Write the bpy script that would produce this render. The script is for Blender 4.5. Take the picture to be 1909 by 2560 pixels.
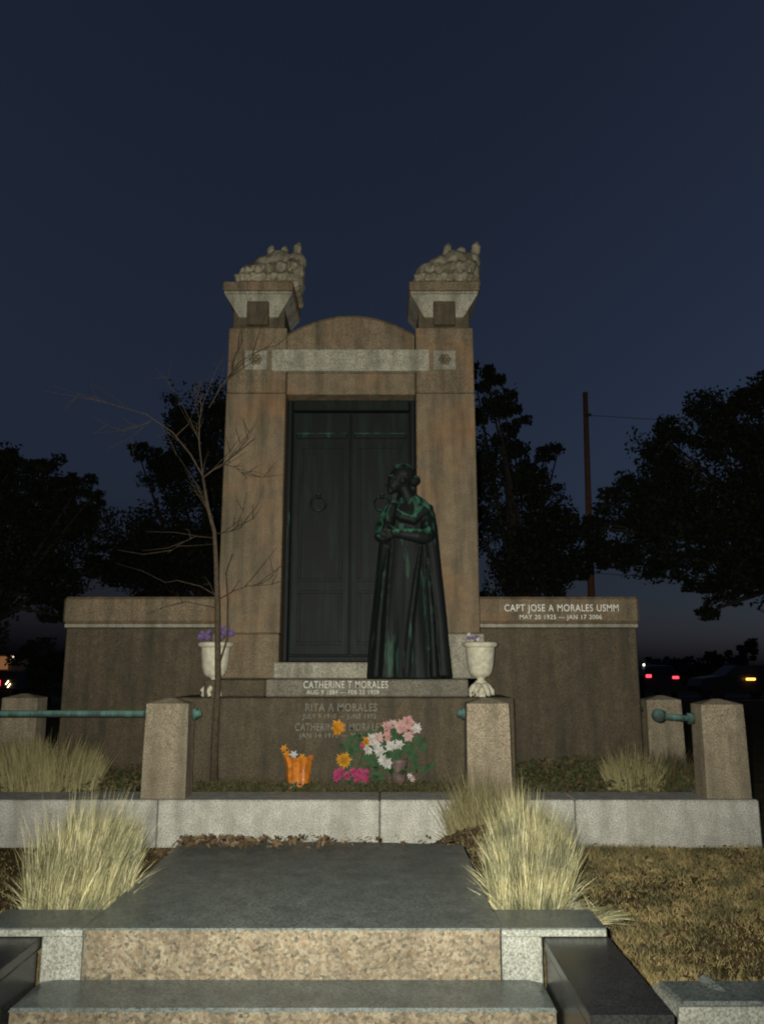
import bpy, bmesh, math, random
import numpy as np
from mathutils import Vector, Matrix, noise
R = math.radians
random.seed(7); rng = np.random.default_rng(7)
scene = bpy.context.scene
col = scene.collection
for o in list(bpy.data.objects): bpy.data.objects.remove(o)

# ------------------------------------------------------------------ camera
cd = bpy.data.cameras.new('camera'); cam = bpy.data.objects.new('camera', cd); col.objects.link(cam)
cam.location = (0, 0, 1.5); cam.rotation_euler = (R(101.1), 0, 0)
cd.sensor_fit = 'VERTICAL'; cd.sensor_height = 36.0; cd.lens = 27.98
cd.clip_start = 0.05; cd.clip_end = 3000
scene.camera = cam

# ------------------------------------------------------------------ dusk sky
SUN_EL, SUN_ROT = -2.0, 88.0
w = bpy.data.worlds.new('World'); scene.world = w; w.use_nodes = True
wn = w.node_tree.nodes; wl = w.node_tree.links
sky = wn.new('ShaderNodeTexSky'); sky.sky_type = 'NISHITA'; sky.sun_disc = False
sky.sun_elevation = R(SUN_EL); sky.sun_rotation = R(SUN_ROT); sky.air_density = 1.0; sky.dust_density = 1.0; sky.ozone_density = 2.0
hs = wn.new('ShaderNodeHueSaturation'); hs.inputs['Saturation'].default_value = .42; wl.new(sky.outputs[0], hs.inputs['Color'])
tn = wn.new('ShaderNodeMix'); tn.data_type = 'RGBA'; tn.blend_type = 'MULTIPLY'; tn.inputs[0].default_value = 1; tn.inputs[7].default_value = (.69, .94, 1.45, 1)
wl.new(hs.outputs[0], tn.inputs[6]); wl.new(tn.outputs[2], wn['Background'].inputs[0]); wn['Background'].inputs[1].default_value = 0.20

# ------------------------------------------------------------------ the camera's own flash, the only lamp on the stones
fl = bpy.data.lights.new('camera_flash', 'SPOT'); fl.energy = 2650; fl.shadow_soft_size = 0.02
fl.spot_size = R(104); fl.spot_blend = 1.0; fl.color = (1.0, 0.965, 0.84)
fo = bpy.data.objects.new('camera_flash', fl); col.objects.link(fo)
fo.location = (-0.07, 0.03, 1.53); fo.rotation_euler = (R(106), 0, 0)

scene.cycles.filter_width = 2.0
vs = scene.view_settings
vs.view_transform = 'Standard'; vs.look = 'None'; vs.exposure = 0.0; vs.gamma = 1.0; vs.use_curve_mapping = False

# ------------------------------------------------------------------ helpers
class MB:
    def __init__(s): s.v = []; s.f = []
    def add(s, vs_, fs):
        o = len(s.v); s.v += [tuple(p) for p in vs_]; s.f += [tuple(i + o for i in f) for f in fs]
    def box(s, x0, x1, y0, y1, z0, z1, b=0.012):
        X = (x0, x1); Y = (y0, y1); Z = (z0, z1); P = {}; vv = []
        for i in (0, 1):
            for j in (0, 1):
                for k in (0, 1):
                    sx, sy, sz = (1 if not i else -1), (1 if not j else -1), (1 if not k else -1)
                    P[i, j, k] = len(vv)
                    vv += [(X[i], Y[j] + sy*b, Z[k] + sz*b), (X[i] + sx*b, Y[j], Z[k] + sz*b), (X[i] + sx*b, Y[j] + sy*b, Z[k])]
        q = lambda i, j, k, a: P[i, j, k] + a
        ff = []
        for i in (0, 1):
            ff.append((q(i,0,0,0), q(i,1,0,0), q(i,1,1,0), q(i,0,1,0)))
            ff.append((q(0,i,0,1), q(1,i,0,1), q(1,i,1,1), q(0,i,1,1)))
            ff.append((q(0,0,i,2), q(1,0,i,2), q(1,1,i,2), q(0,1,i,2)))
        for a in (0, 1):
            for c in (0, 1):
                ff.append((q(a,c,0,0), q(a,c,1,0), q(a,c,1,1), q(a,c,0,1)))
                ff.append((q(a,0,c,0), q(a,1,c,0), q(a,1,c,2), q(a,0,c,2)))
                ff.append((q(0,a,c,1), q(1,a,c,1), q(1,a,c,2), q(0,a,c,2)))
        for i in (0, 1):
            for j in (0, 1):
                for k in (0, 1): ff.append((q(i,j,k,0), q(i,j,k,1), q(i,j,k,2)))
        s.add(vv, ff); return s
    def hull8(s, bot, top):          # two rings of 4 corners
        s.add(list(bot) + list(top), [(3,2,1,0), (4,5,6,7)] + [(i, (i+1) % 4, 4 + (i+1) % 4, 4 + i) for i in range(4)]); return s
    def tube(s, pts, rad, n=8, cap=True):
        pts = [Vector(p) for p in pts]; rings = []
        for i, p in enumerate(pts):
            d = (pts[min(i+1, len(pts)-1)] - pts[max(i-1, 0)]).normalized()
            a = d.cross(Vector((0, 0, 1)) if abs(d.z) < .9 else Vector((1, 0, 0))).normalized(); b = d.cross(a)
            r = rad[i] if isinstance(rad, (list, tuple)) else rad
            rings.append([p + (a*math.cos(2*math.pi*k/n) + b*math.sin(2*math.pi*k/n))*r for k in range(n)])
        vv = [v for r_ in rings for v in r_]; ff = []
        for i in range(len(pts)-1):
            for k in range(n): ff.append((i*n+k, i*n+(k+1) % n, (i+1)*n+(k+1) % n, (i+1)*n+k))
        if cap: ff += [tuple(range(n-1, -1, -1)), tuple((len(pts)-1)*n+k for k in range(n))]
        s.add(vv, ff); return s
    def lathe(s, prof, c, n=24, fn=None):
        vv = []; ff = []
        for i, (r, z) in enumerate(prof):
            for k in range(n):
                t = 2*math.pi*k/n; rr = r*(fn(t, i, z) if fn else 1)
                vv.append((c[0]+rr*math.cos(t), c[1]+rr*math.sin(t), c[2]+z))
        for i in range(len(prof)-1):
            for k in range(n): ff.append((i*n+k, i*n+(k+1) % n, (i+1)*n+(k+1) % n, (i+1)*n+k))
        ff += [tuple(range(n-1, -1, -1)), tuple((len(prof)-1)*n+k for k in range(n))]
        s.add(vv, ff); return s
    def ball(s, c, r, n=10, m=7):
        rx, ry, rz = r if isinstance(r, (tuple, list)) else (r, r, r); vv = []; ff = []
        for i in range(m+1):
            ph = math.pi*(i+.02)/(m+.04)
            for k in range(n):
                t = 2*math.pi*k/n; vv.append((c[0]+rx*math.sin(ph)*math.cos(t), c[1]+ry*math.sin(ph)*math.sin(t), c[2]+rz*math.cos(ph)))
        for i in range(m):
            for k in range(n): ff.append((i*n+k, (i+1)*n+k, (i+1)*n+(k+1) % n, i*n+(k+1) % n))
        ff += [tuple(range(n)), tuple(m*n+k for k in range(n-1, -1, -1))]
        s.add(vv, ff); return s
    def blade(s, p, d, L, wdt, bend, seg=3):
        p = Vector(p); d = Vector(d).normalized(); side = d.cross(Vector((random.uniform(-1, 1), random.uniform(-1, 1), .1))).normalized()
        out = Vector((d.x, d.y, 0)); out = out.normalized() if out.length > 1e-4 else Vector((0, -1, 0))
        vv = []; ff = []
        for i in range(seg):
            t = i/seg; q = p + d*L*t + (out*bend - Vector((0, 0, .45*bend)))*L*t*t; wd = wdt*(1-.55*t)/2
            vv += [q - side*wd, q + side*wd]
        vv.append(p + d*L + (out*bend - Vector((0, 0, .45*bend)))*L)
        for i in range(seg-1): ff.append((2*i, 2*i+1, 2*i+3, 2*i+2))
        ff.append((2*seg-2, 2*seg-1, 2*seg)); s.add(vv, ff)
    def leaf(s, p, size, nrm=None, asp=.5):
        p = Vector(p); n = Vector(nrm) if nrm else Vector((random.gauss(0, 1), random.gauss(0, 1), random.gauss(0, 1)))
        n.normalize(); a = n.cross(Vector((random.gauss(0, 1), random.gauss(0, 1), random.gauss(0, 1)))).normalized(); b = n.cross(a)
        h = size/2
        s.add([p - a*h, p + b*h*asp + n*h*.12, p + a*h, p - b*h*asp + n*h*.12], [(0, 1, 2, 3)])
    def mesh(s, name, smooth=False, normals=True):
        me = bpy.data.meshes.new(name); me.from_pydata(s.v, [], s.f)
        if normals:
            bm = bmesh.new(); bm.from_mesh(me); bmesh.ops.recalc_face_normals(bm, faces=bm.faces); bm.to_mesh(me); bm.free()
        if smooth: me.polygons.foreach_set('use_smooth', [True]*len(me.polygons))
        me.update(); return me
    def build(s, name, mat, parent=None, smooth=False, normals=True):
        return link(name, s.mesh(name, smooth, normals), mat, parent)

def link(name, me, mat, parent=None):
    o = bpy.data.objects.new(name, me); col.objects.link(o)
    if mat and not me.materials: me.materials.append(mat)
    if parent: o.parent = parent; o.matrix_parent_inverse = parent.matrix_basis.inverted()
    return o
def leaf_cloud(name, P, size, asp, mat_, parent=None, nrm=None):
    # one kite-shaped leaf per point, randomly turned (nrm: preferred normal with its spread)
    n = len(P); N = rng.normal(size=(n, 3)) if nrm is None else rng.normal(size=(n, 3))*nrm[1] + np.array(nrm[0])
    N /= np.linalg.norm(N, axis=1)[:, None]; A = np.cross(N, rng.normal(size=(n, 3))); A /= np.linalg.norm(A, axis=1)[:, None]; B = np.cross(N, A); h = (np.asarray(size)/2)[:, None]
    V = np.stack([P-A*h, P+B*h*asp+N*h*.12, P+A*h, P-B*h*asp+N*h*.12], 1).reshape(-1, 3)
    me = bpy.data.meshes.new(name); me.vertices.add(4*n); me.vertices.foreach_set('co', V.astype(np.float32).ravel())
    me.loops.add(4*n); me.loops.foreach_set('vertex_index', np.arange(4*n, dtype=np.int32)); me.polygons.add(n); me.polygons.foreach_set('loop_start', np.arange(0, 4*n, 4, dtype=np.int32)); me.update(calc_edges=True)
    return link(name, me, mat_, parent)
def blade_field(name, P, D, L, wd, mat_):
    # short one-triangle grass blades
    n = len(P); D = D/np.linalg.norm(D, axis=1)[:, None]; S = np.cross(D, rng.normal(size=(n, 3))); S /= np.linalg.norm(S, axis=1)[:, None]
    V = np.stack([P-S*wd/2, P+S*wd/2, P+D*L[:, None]], 1).reshape(-1, 3); me = bpy.data.meshes.new(name); me.vertices.add(3*n); me.vertices.foreach_set('co', V.astype(np.float32).ravel())
    me.loops.add(3*n); me.loops.foreach_set('vertex_index', np.arange(3*n, dtype=np.int32)); me.polygons.add(n); me.polygons.foreach_set('loop_start', np.arange(0, 3*n, 3, dtype=np.int32)); me.update(calc_edges=True)
    return link(name, me, mat_, None)
def tag(o, label=None, cat=None, group=None, kind=None):
    if label: o['label'] = label
    if cat: o['category'] = cat
    if group: o['group'] = group
    if kind: o['kind'] = kind
    return o
def thing(name, loc, label, cat, group=None):
    o = bpy.data.objects.new(name, None); col.objects.link(o); o.location = loc; o.empty_display_size = .1
    return tag(o, label, cat, group)
def part(name, mat, parent, *boxargs, b=0.012):
    return MB().box(*boxargs, b=b).build(name, mat, parent)
def remeshed(mb, voxel, smooth=2, disp=0.0, dscale=8.0):
    me = mb.mesh('tmp'); o = bpy.data.objects.new('tmp', me); col.objects.link(o)
    m = o.modifiers.new('r', 'REMESH'); m.mode = 'VOXEL'; m.voxel_size = voxel; m.use_smooth_shade = True
    if smooth: sm = o.modifiers.new('s', 'SMOOTH'); sm.iterations = smooth; sm.factor = .5
    dg = bpy.context.evaluated_depsgraph_get(); out = bpy.data.meshes.new_from_object(o.evaluated_get(dg))
    bpy.data.objects.remove(o)
    if disp:
        for v in out.vertices:
            p = v.co*dscale; v.co += v.normal*(noise.noise(p)*disp + noise.noise(p*2.7)*disp*.5)
    out.polygons.foreach_set('use_smooth', [True]*len(out.polygons)); out.update(); return out
def glyph_boxes(body):
    # each letter's own mesh plus its x offset on a line set with the built-in font
    out = []; base = None
    def curve(t):
        cu = bpy.data.curves.new('t', 'FONT'); cu.body = t; cu.size = 1; cu.extrude = .03; cu.offset = .008; cu.space_character = 1.12
        o = bpy.data.objects.new('t', cu); col.objects.link(o); dg = bpy.context.evaluated_depsgraph_get()
        me = bpy.data.meshes.new_from_object(o.evaluated_get(dg)); bpy.data.objects.remove(o); return me
    for i, ch in enumerate(body):
        if ch == ' ': continue
        me = curve(ch)
        if ch not in cache:
            w1 = max(v.co.x for v in curve(ch + '|').vertices); wb = max(v.co.x for v in curve('|').vertices); cache[ch] = w1 - wb
        out.append((i, ch, me))
    x = 0; pos = {}
    for i, ch in enumerate(body):
        pos[i] = x; x += cache.get(ch, .32) if ch != ' ' else .36
    return [(pos[i], me) for i, ch, me in out]
cache = {}
# ------------------------------------------------------------------ materials
def mat(name): 
    m = bpy.data.materials.new(name); m.use_nodes = True; n = m.node_tree.nodes; l = m.node_tree.links
    return m, n, l, n['Principled BSDF']
def ramp(n, stops):
    r = n.new('ShaderNodeValToRGB'); e = r.color_ramp.elements
    while len(e) < len(stops): e.new(.5)
    for el, (p, c) in zip(e, stops): el.position = p; el.color = (*c, 1)
    return r
def tex(n, l, kind, coord, scale, detail=4, stretch=None, rough=.6):
    t = n.new(kind); t.inputs['Scale'].default_value = scale
    if kind == 'ShaderNodeTexNoise': t.inputs['Detail'].default_value = detail; t.inputs['Roughness'].default_value = rough
    if stretch:
        mp = n.new('ShaderNodeMapping'); mp.inputs['Scale'].default_value = stretch; l.new(coord, mp.inputs[0]); coord = mp.outputs[0]
    l.new(coord, t.inputs['Vector']); return t
def mix(n, l, a, b, fac, mode='MIX'):
    m = n.new('ShaderNodeMix'); m.data_type = 'RGBA'; m.blend_type = mode
    for s, v in ((m.inputs[6], a), (m.inputs[7], b), (m.inputs[0], fac)):
        if hasattr(v, 'is_output'): l.new(v, s)
        else: s.default_value = v if isinstance(v, float) else (*v, 1)
    return m.outputs[2]
def granite(name, c, speck=.6, stain=(.10, .075, .045), stain_amt=.6, rough=.75, sc=1.0, bump=.15, warm=None, crystal=False, spec=.3):
    m, n, l, p = mat(name); co = n.new('ShaderNodeTexCoord').outputs['Object']
    base = tuple(c)
    f = tex(n, l, 'ShaderNodeTexNoise', co, 95*sc, 3, rough=.75)
    fr = ramp(n, [(.36, tuple(x*(1-speck) for x in base)), (.5, base), (.66, tuple(min(1, x*(1+speck)) for x in base))]); l.new(f.outputs[0], fr.inputs[0])
    cur = fr.outputs[0]
    if crystal:
        vo = tex(n, l, 'ShaderNodeTexVoronoi', co, 75*sc); sep = n.new('ShaderNodeSeparateColor'); l.new(vo.outputs['Color'], sep.inputs[0])
        cr = ramp(n, [(0, tuple(x*.25 for x in base)), (.2, tuple(x*.8 for x in base)), (.5, (base[0]*1.2, base[1]*.95, base[2]*.75)), (.8, tuple(min(1, x*1.6) for x in base))]); l.new(sep.outputs[0], cr.inputs[0])
        cur = mix(n, l, cur, cr.outputs[0], .65)
    if warm:
        wt = tex(n, l, 'ShaderNodeTexNoise', co, 1.3, 3); wr = ramp(n, [(.48, (0, 0, 0)), (.68, (1, 1, 1))]); l.new(wt.outputs[0], wr.inputs[0])
        cur = mix(n, l, cur, warm, wr.outputs[0])
    st = tex(n, l, 'ShaderNodeTexNoise', co, 2.0, 7, (3.6, 3.6, .45)); sr = ramp(n, [(.42, (0, 0, 0)), (.72, (stain_amt,)*3)]); l.new(st.outputs[0], sr.inputs[0])
    cur = mix(n, l, cur, stain, sr.outputs[0])
    bl = tex(n, l, 'ShaderNodeTexNoise', co, 9, 5); br = ramp(n, [(.35, (.84,)*3), (.65, (1.08,)*3)]); l.new(bl.outputs[0], br.inputs[0])
    cur = mix(n, l, cur, br.outputs[0], 1.0, 'MULTIPLY')
    l.new(cur, p.inputs['Base Color']); p.inputs['Roughness'].default_value = rough; p.inputs['Specular IOR Level'].default_value = spec
    bt = tex(n, l, 'ShaderNodeTexNoise', co, 60*sc, 5); bn = n.new('ShaderNodeBump'); bn.inputs['Strength'].default_value = bump; bn.inputs['Distance'].default_value = .02
    l.new(bt.outputs[0], bn.inputs['Height']); l.new(bn.outputs[0], p.inputs['Normal'])
    return m
def plain(name, c, rough=.6, var=.35, scale=14, spec=.3, bump=0.0, metal=0.0):
    m, n, l, p = mat(name); co = n.new('ShaderNodeTexCoord').outputs['Object']
    t = tex(n, l, 'ShaderNodeTexNoise', co, scale, 4); r = ramp(n, [(.3, tuple(x*(1-var) for x in c)), (.7, tuple(min(1, x*(1+var)) for x in c))]); l.new(t.outputs[0], r.inputs[0])
    l.new(r.outputs[0], p.inputs['Base Color']); p.inputs['Roughness'].default_value = rough; p.inputs['Specular IOR Level'].default_value = spec; p.inputs['Metallic'].default_value = metal
    if bump:
        b = n.new('ShaderNodeBump'); b.inputs['Strength'].default_value = bump; b.inputs['Distance'].default_value = .02; l.new(t.outputs[0], b.inputs['Height']); l.new(b.outputs[0], p.inputs['Normal'])
    return m
def foliage(name, cols, rough=.7, patch=0):
    m, n, l, p = mat(name); g = n.new('ShaderNodeNewGeometry')
    k = len(cols); r = ramp(n, [(i/(k-1), c) for i, c in enumerate(cols)]); l.new(g.outputs['Random Per Island'], r.inputs[0])
    cur = r.outputs[0]
    if patch:
        t = tex(n, l, 'ShaderNodeTexNoise', n.new('ShaderNodeTexCoord').outputs['Object'], patch, 5); pr = ramp(n, [(.38, (.45, .5, .5)), (.62, (1.25, 1.2, 1.1))]); l.new(t.outputs[0], pr.inputs[0]); cur = mix(n, l, cur, pr.outputs[0], 1.0, 'MULTIPLY')
    l.new(cur, p.inputs['Base Color']); p.inputs['Roughness'].default_value = rough; p.inputs['Specular IOR Level'].default_value = .2
    return m
def lamp_mat(name, c, s):
    m, n, l, p = mat(name); p.inputs['Base Color'].default_value = (*c, 1); p.inputs['Emission Color'].default_value = (*c, 1); p.inputs['Emission Strength'].default_value = s
    return m

STONE = granite('pink_granite', (.165, .126, .078), warm=(.20, .115, .058), stain=(.05, .042, .025), stain_amt=.85)
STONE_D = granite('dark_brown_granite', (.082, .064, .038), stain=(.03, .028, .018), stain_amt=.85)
STONE_P = granite('pale_granite', (.275, .262, .205), stain=(.10, .092, .066), stain_amt=.8)
STONE_M = granite('grey_brown_granite', (.15, .138, .105), stain=(.07, .065, .048), stain_amt=.7)
STONE_C = granite('carved_limestone', (.26, .235, .165), stain=(.06, .052, .032), stain_amt=.95, bump=.3)
POST = granite('post_granite', (.27, .225, .155), stain=(.10, .088, .06), stain_amt=.7)
PIER = granite('pale_pier_granite', (.29, .30, .26), speck=.5, stain=(.10, .10, .08), stain_amt=.6, bump=.3)
KERB = granite('grey_kerb_granite', (.46, .455, .40), stain=(.22, .21, .175), stain_amt=.6)
ROUGH = granite('rough_pink_granite', (.18, .158, .112), crystal=True, stain=(.07, .06, .04), stain_amt=.55, bump=.5)
ROUGH_G = granite('rough_grey_granite', (.17, .165, .13), crystal=True, stain_amt=.2, bump=.35)
POL = granite('polished_grey_granite', (.108, .13, .126), speck=.5, stain=(.055, .07, .068), stain_amt=.6, rough=.33, bump=.03, spec=.4, sc=1.7, crystal=True)
POL_D = granite('polished_dark_granite', (.03, .031, .031), speck=.5, stain=(.016, .016, .016), stain_amt=.5, rough=.25, bump=.02, spec=.45)
LETTER = plain('pale_letter_paint', (.62, .62, .56), .7, .15)
LETTER_M = plain('dull_letter_paint', (.46, .46, .40), .8, .4, 60)
LETTER_W = plain('worn_letter_paint', (.16, .16, .13), .8, .5, 60)
URN = plain('white_urn_marble', (.48, .46, .35), .7, .25, 20, bump=.1)

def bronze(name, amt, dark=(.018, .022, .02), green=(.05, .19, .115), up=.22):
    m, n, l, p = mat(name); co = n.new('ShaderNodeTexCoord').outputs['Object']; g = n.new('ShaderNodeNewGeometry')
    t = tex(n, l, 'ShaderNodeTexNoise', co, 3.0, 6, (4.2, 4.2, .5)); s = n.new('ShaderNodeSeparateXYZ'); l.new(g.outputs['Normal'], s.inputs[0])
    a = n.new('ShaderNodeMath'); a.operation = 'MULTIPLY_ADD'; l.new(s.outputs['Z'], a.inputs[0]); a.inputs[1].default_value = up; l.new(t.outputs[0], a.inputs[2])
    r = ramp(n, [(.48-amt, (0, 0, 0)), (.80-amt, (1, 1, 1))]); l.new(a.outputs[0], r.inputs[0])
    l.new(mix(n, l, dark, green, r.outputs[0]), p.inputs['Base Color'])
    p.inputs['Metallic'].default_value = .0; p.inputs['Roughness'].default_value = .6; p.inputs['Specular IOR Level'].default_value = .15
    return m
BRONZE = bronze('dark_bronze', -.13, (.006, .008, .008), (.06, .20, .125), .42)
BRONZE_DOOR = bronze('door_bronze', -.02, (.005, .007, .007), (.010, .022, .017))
BRONZE_RAIL = bronze('verdigris_rail', .10, (.035, .055, .05), (.10, .21, .18))

GRASS_DRY = foliage('dry_tuft_grass', [(.08, .072, .034), (.27, .25, .13), (.42, .39, .23), (.15, .16, .07), (.33, .31, .19), (.56, .53, .37)], patch=9)
GRASS_DIM = foliage('weathered_tuft_grass', [(.16, .14, .06), (.26, .23, .11), (.34, .30, .16), (.19, .18, .08)])
LAWN = foliage('dry_lawn_grass', [(.17, .125, .055), (.36, .28, .13), (.13, .135, .05), (.50, .40, .22), (.25, .20, .085)], patch=3.5)
WEED = foliage('plot_weeds', [(.05, .06, .022), (.09, .08, .035), (.04, .065, .025), (.12, .09, .045), (.07, .055, .03)])
LEAFLITTER = foliage('fallen_leaf', [(.06, .04, .02), (.11, .075, .04), (.045, .03, .017), (.16, .12, .065)])
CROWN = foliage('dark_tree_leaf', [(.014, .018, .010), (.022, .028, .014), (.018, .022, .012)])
BARK = plain('bark', (.06, .045, .028), .9, .4, 30, bump=.3)
BARK_BG = plain('far_bark', (.06, .05, .04), .9, .3)

# ------------------------------------------------------------------ ground and setting
def ground_mat():
    m, n, l, p = mat('dry_ground'); co = n.new('ShaderNodeTexCoord').outputs['Object']
    t = tex(n, l, 'ShaderNodeTexNoise', co, 3.0, 8); r = ramp(n, [(.3, (.07, .055, .025)), (.55, (.13, .10, .05)), (.75, (.18, .135, .065))]); l.new(t.outputs[0], r.inputs[0])
    t2 = tex(n, l, 'ShaderNodeTexNoise', co, 60, 4); r2 = ramp(n, [(.35, (.5,)*3), (.65, (1.3,)*3)]); l.new(t2.outputs[0], r2.inputs[0])
    l.new(mix(n, l, r.outputs[0], r2.outputs[0], 1.0, 'MULTIPLY'), p.inputs['Base Color']); p.inputs['Roughness'].default_value = 1; p.inputs['Specular IOR Level'].default_value = 0
    b = n.new('ShaderNodeBump'); b.inputs['Strength'].default_value = .5; b.inputs['Distance'].default_value = .03; l.new(t2.outputs[0], b.inputs['Height']); l.new(b.outputs[0], p.inputs['Normal'])
    return m
GROUND = ground_mat()
g = MB(); S = 900
g.add([(-S, -S, 0), (S, -S, 0), (S, S, 0), (-S, S, 0)], [(0, 1, 2, 3)])
tag(g.build('ground', GROUND), kind='structure')
g = MB(); g.add([(-300, 38, .004), (300, 38, .004), (300, 47, .004), (-300, 47, .004)], [(0, 1, 2, 3)])
tag(g.build('road', plain('asphalt', (.05, .05, .05), .9, .2, 5)), kind='structure')
g = MB(); nx, ny = 60, 20
for j in range(ny+1):
    for i in range(nx+1):
        x = -4.0 + 7.1*i/nx; y = 7.6 + 2.0*j/ny
        g.v.append((x, y, .34 + .035*noise.noise((x*2, y*2, 0)) + .04*j/ny))
for j in range(ny):
    for i in range(nx): a = j*(nx+1)+i; g.f.append((a, a+1, a+nx+2, a+nx+1))
tag(g.build('plot_ground', plain('plot_soil', (.055, .045, .028), 1.0, .5, 20, 0, .4), smooth=True), kind='structure')

# ------------------------------------------------------------------ retaining wall of the plot
t = thing('retaining_wall', (-.35, 7.2, 0), 'low grey granite retaining wall along the front of the raised plot', 'wall')
xs = [-4.05, -1.93, -.02, 1.66, 3.245]
for a, b_ in zip(xs, xs[1:]): part('block', KERB, t, a+.004, b_-.004, 7.2, 7.68, -.05, .385)
part('block', KERB, t, 2.88, 3.24, 7.69, 9.62, -.05, .372); part('block', KERB, t, -4.045, -3.68, 7.69, 9.62, -.05, .372)

# ------------------------------------------------------------------ the monument
mon = thing('granite_monument', (-.36, 8.6, .35), 'tall pink granite monument with two pillars, arched top and side walls', 'monument')
CX = -.36
# stepped base
part('plinth', STONE_D, mon, CX-1.72, CX+1.66, 8.05, 9.3, .30, 1.215)
part('base_course', STONE_M, mon, CX-.80, CX+1.22, 8.12, 9.25, 1.22, 1.39)
part('base_course', STONE_D, mon, CX-1.42, CX-.805, 8.14, 9.25, 1.219, 1.388)
part('sill', STONE_P, mon, CX-.78, CX+.78, 8.5, 9.2, 1.394, 1.56)
# pillars in courses
for sgn, (x0, x1) in ((-1, (-1.765, -1.092)), (1, (.385, 1.05))):
    part('pillar_base', STONE_P if sgn > 0 else STONE, mon, x0-.035 if sgn < 0 else x0+.0, x1 if sgn < 0 else x1+.035, 8.55, 9.3, 1.393, 1.86)
    part('pillar_shaft', STONE, mon, x0, x1, 8.6, 9.28, 1.864, 4.565)
    part('pillar_block', STONE, mon, x0+.002, x1-.002, 8.605, 9.27, 4.572, 5.36)
    xm = (x0+x1)/2
    part('pillar_neck', STONE_D, mon, x0+.035, x1-.035, 8.64, 9.24, 5.363, 5.60)
    c = MB(); rb, rt = .225, .385
    c.hull8([(xm-rb, 8.61, 5.49), (xm+rb, 8.61, 5.49), (xm+rb, 9.2, 5.49), (xm-rb, 9.2, 5.49)], [(xm-rt, 8.55, 5.745), (xm+rt, 8.55, 5.745), (xm+rt, 9.32, 5.745), (xm-rt, 9.32, 5.745)])
    cap = c.build('capital', STONE_P, mon)
    part('capital_panel', STONE_D, cap, xm-.125, xm+.125, 8.535, 8.62, 5.37, 5.655, b=.008)
    part('capital_fillet', STONE_P, cap, xm-.39, xm+.39, 8.53, 9.34, 5.748, 5.775, b=.004)
    part('cap_slab', STONE, mon, xm-.405, xm+.405, 8.5, 9.36, 5.778, 5.885)
    # square frieze tile with rosette
    xc = CX + sgn*1.075
    tl = part('frieze_tile', STONE_P, mon, xc-.13, xc+.13, 8.575, 8.64, 4.835, 5.07, b=.006)
    ro = MB()
    for k in range(6):
        a = k*math.pi/3; ro.ball((xc+.045*math.cos(a), 8.572, 4.955+.045*math.sin(a)), (.026, .014, .026), 8, 5)
    ro.ball((xc, 8.57, 4.955), (.024, .02, .024), 8, 5); ro.build('rosette', STONE, tl, True)
part('lintel', STONE, mon, -1.088, .381, 8.63, 9.2, 4.56, 4.815)
part('frieze', STONE_P, mon, CX-.90, CX+.90, 8.585, 8.66, 4.825, 5.085, b=.006)
part('frieze_backing', STONE, mon, -1.088, .381, 8.665, 9.2, 4.82, 5.09)
# segmental arched pediment
a = MB(); N = 24; hw = .733; z0, zs, zt = 5.095, 5.285, 5.515
front = [(CX-hw, z0)] + [(CX-hw + 2*hw*i/N, zs + (zt-zs)*(1-((2*i/N-1)**2))) for i in range(N+1)] + [(CX+hw, z0)]
m_ = len(front); a.add([(x, 8.66, z) for x, z in front] + [(x, 9.15, z) for x, z in front], [tuple(range(m_)), tuple(range(2*m_-1, m_-1, -1))] + [(i, (i+1) % m_, m_+(i+1) % m_, m_+i) for i in range(m_)])
pd = a.build('pediment', STONE, mon)
a = MB(); a.tube([(x, 8.66, z+.004) for x, z in front[1:-1]], .014, 6); a.build('pediment_moulding', STONE_D, pd, True)
# side walls
for x0, x1 in ((-3.5, -1.80), (1.09, 2.82)):
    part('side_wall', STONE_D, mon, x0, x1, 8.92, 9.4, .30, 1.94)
    part('wall_coping', STONE, mon, x0-.03, x1 + (.03 if x1 > 0 else .03), 8.86, 9.46, 1.985, 2.28, b=.03)
    part('coping_fillet', STONE_P, mon, x0-.012, x1+.012, 8.885, 9.43, 1.942, 1.982, b=.006)
# bronze double door in its recess
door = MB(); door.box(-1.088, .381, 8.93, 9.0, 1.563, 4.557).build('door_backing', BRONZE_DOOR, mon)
for x0, x1 in ((-1.02, CX-.006), (CX+.006, .313)):
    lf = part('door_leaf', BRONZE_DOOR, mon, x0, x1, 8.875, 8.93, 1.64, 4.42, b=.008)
    for z0_, z1_ in ((1.75, 2.35), (2.45, 4.02)):
        for (a0, a1, b0, b1) in ((x0+.08, x1-.08, z0_, z0_+.035), (x0+.08, x1-.08, z1_-.035, z1_), (x0+.08, x0+.115, z0_+.036, z1_-.036), (x1-.115, x1-.08, z0_+.036, z1_-.036)):
            part('door_moulding', BRONZE_DOOR, lf, a0, a1, 8.866, 8.8765, b0, b1, b=.004)
    part('door_rail', BRONZE, lf, x0+.03, x1-.03, 8.85, 8.877, 4.10, 4.17, b=.012)
for xk in (CX-.36, CX+.36):
    k = MB(); k.tube([(xk+.085*math.cos(i*math.pi/10), 8.845, 3.33+.085*math.sin(i*math.pi/10)) for i in range(21)], .013, 6, False); k.ball((xk, 8.855, 3.42), .035, 10, 6)
    k.build('door_knocker', BRONZE, mon, True)
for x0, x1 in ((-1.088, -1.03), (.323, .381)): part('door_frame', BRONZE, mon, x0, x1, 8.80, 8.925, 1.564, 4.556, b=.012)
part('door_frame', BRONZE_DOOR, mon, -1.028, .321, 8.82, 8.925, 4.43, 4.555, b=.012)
part('door_frame', BRONZE_DOOR, mon, -1.028, .321, 8.82, 8.925, 1.565, 1.63, b=.012)
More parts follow.
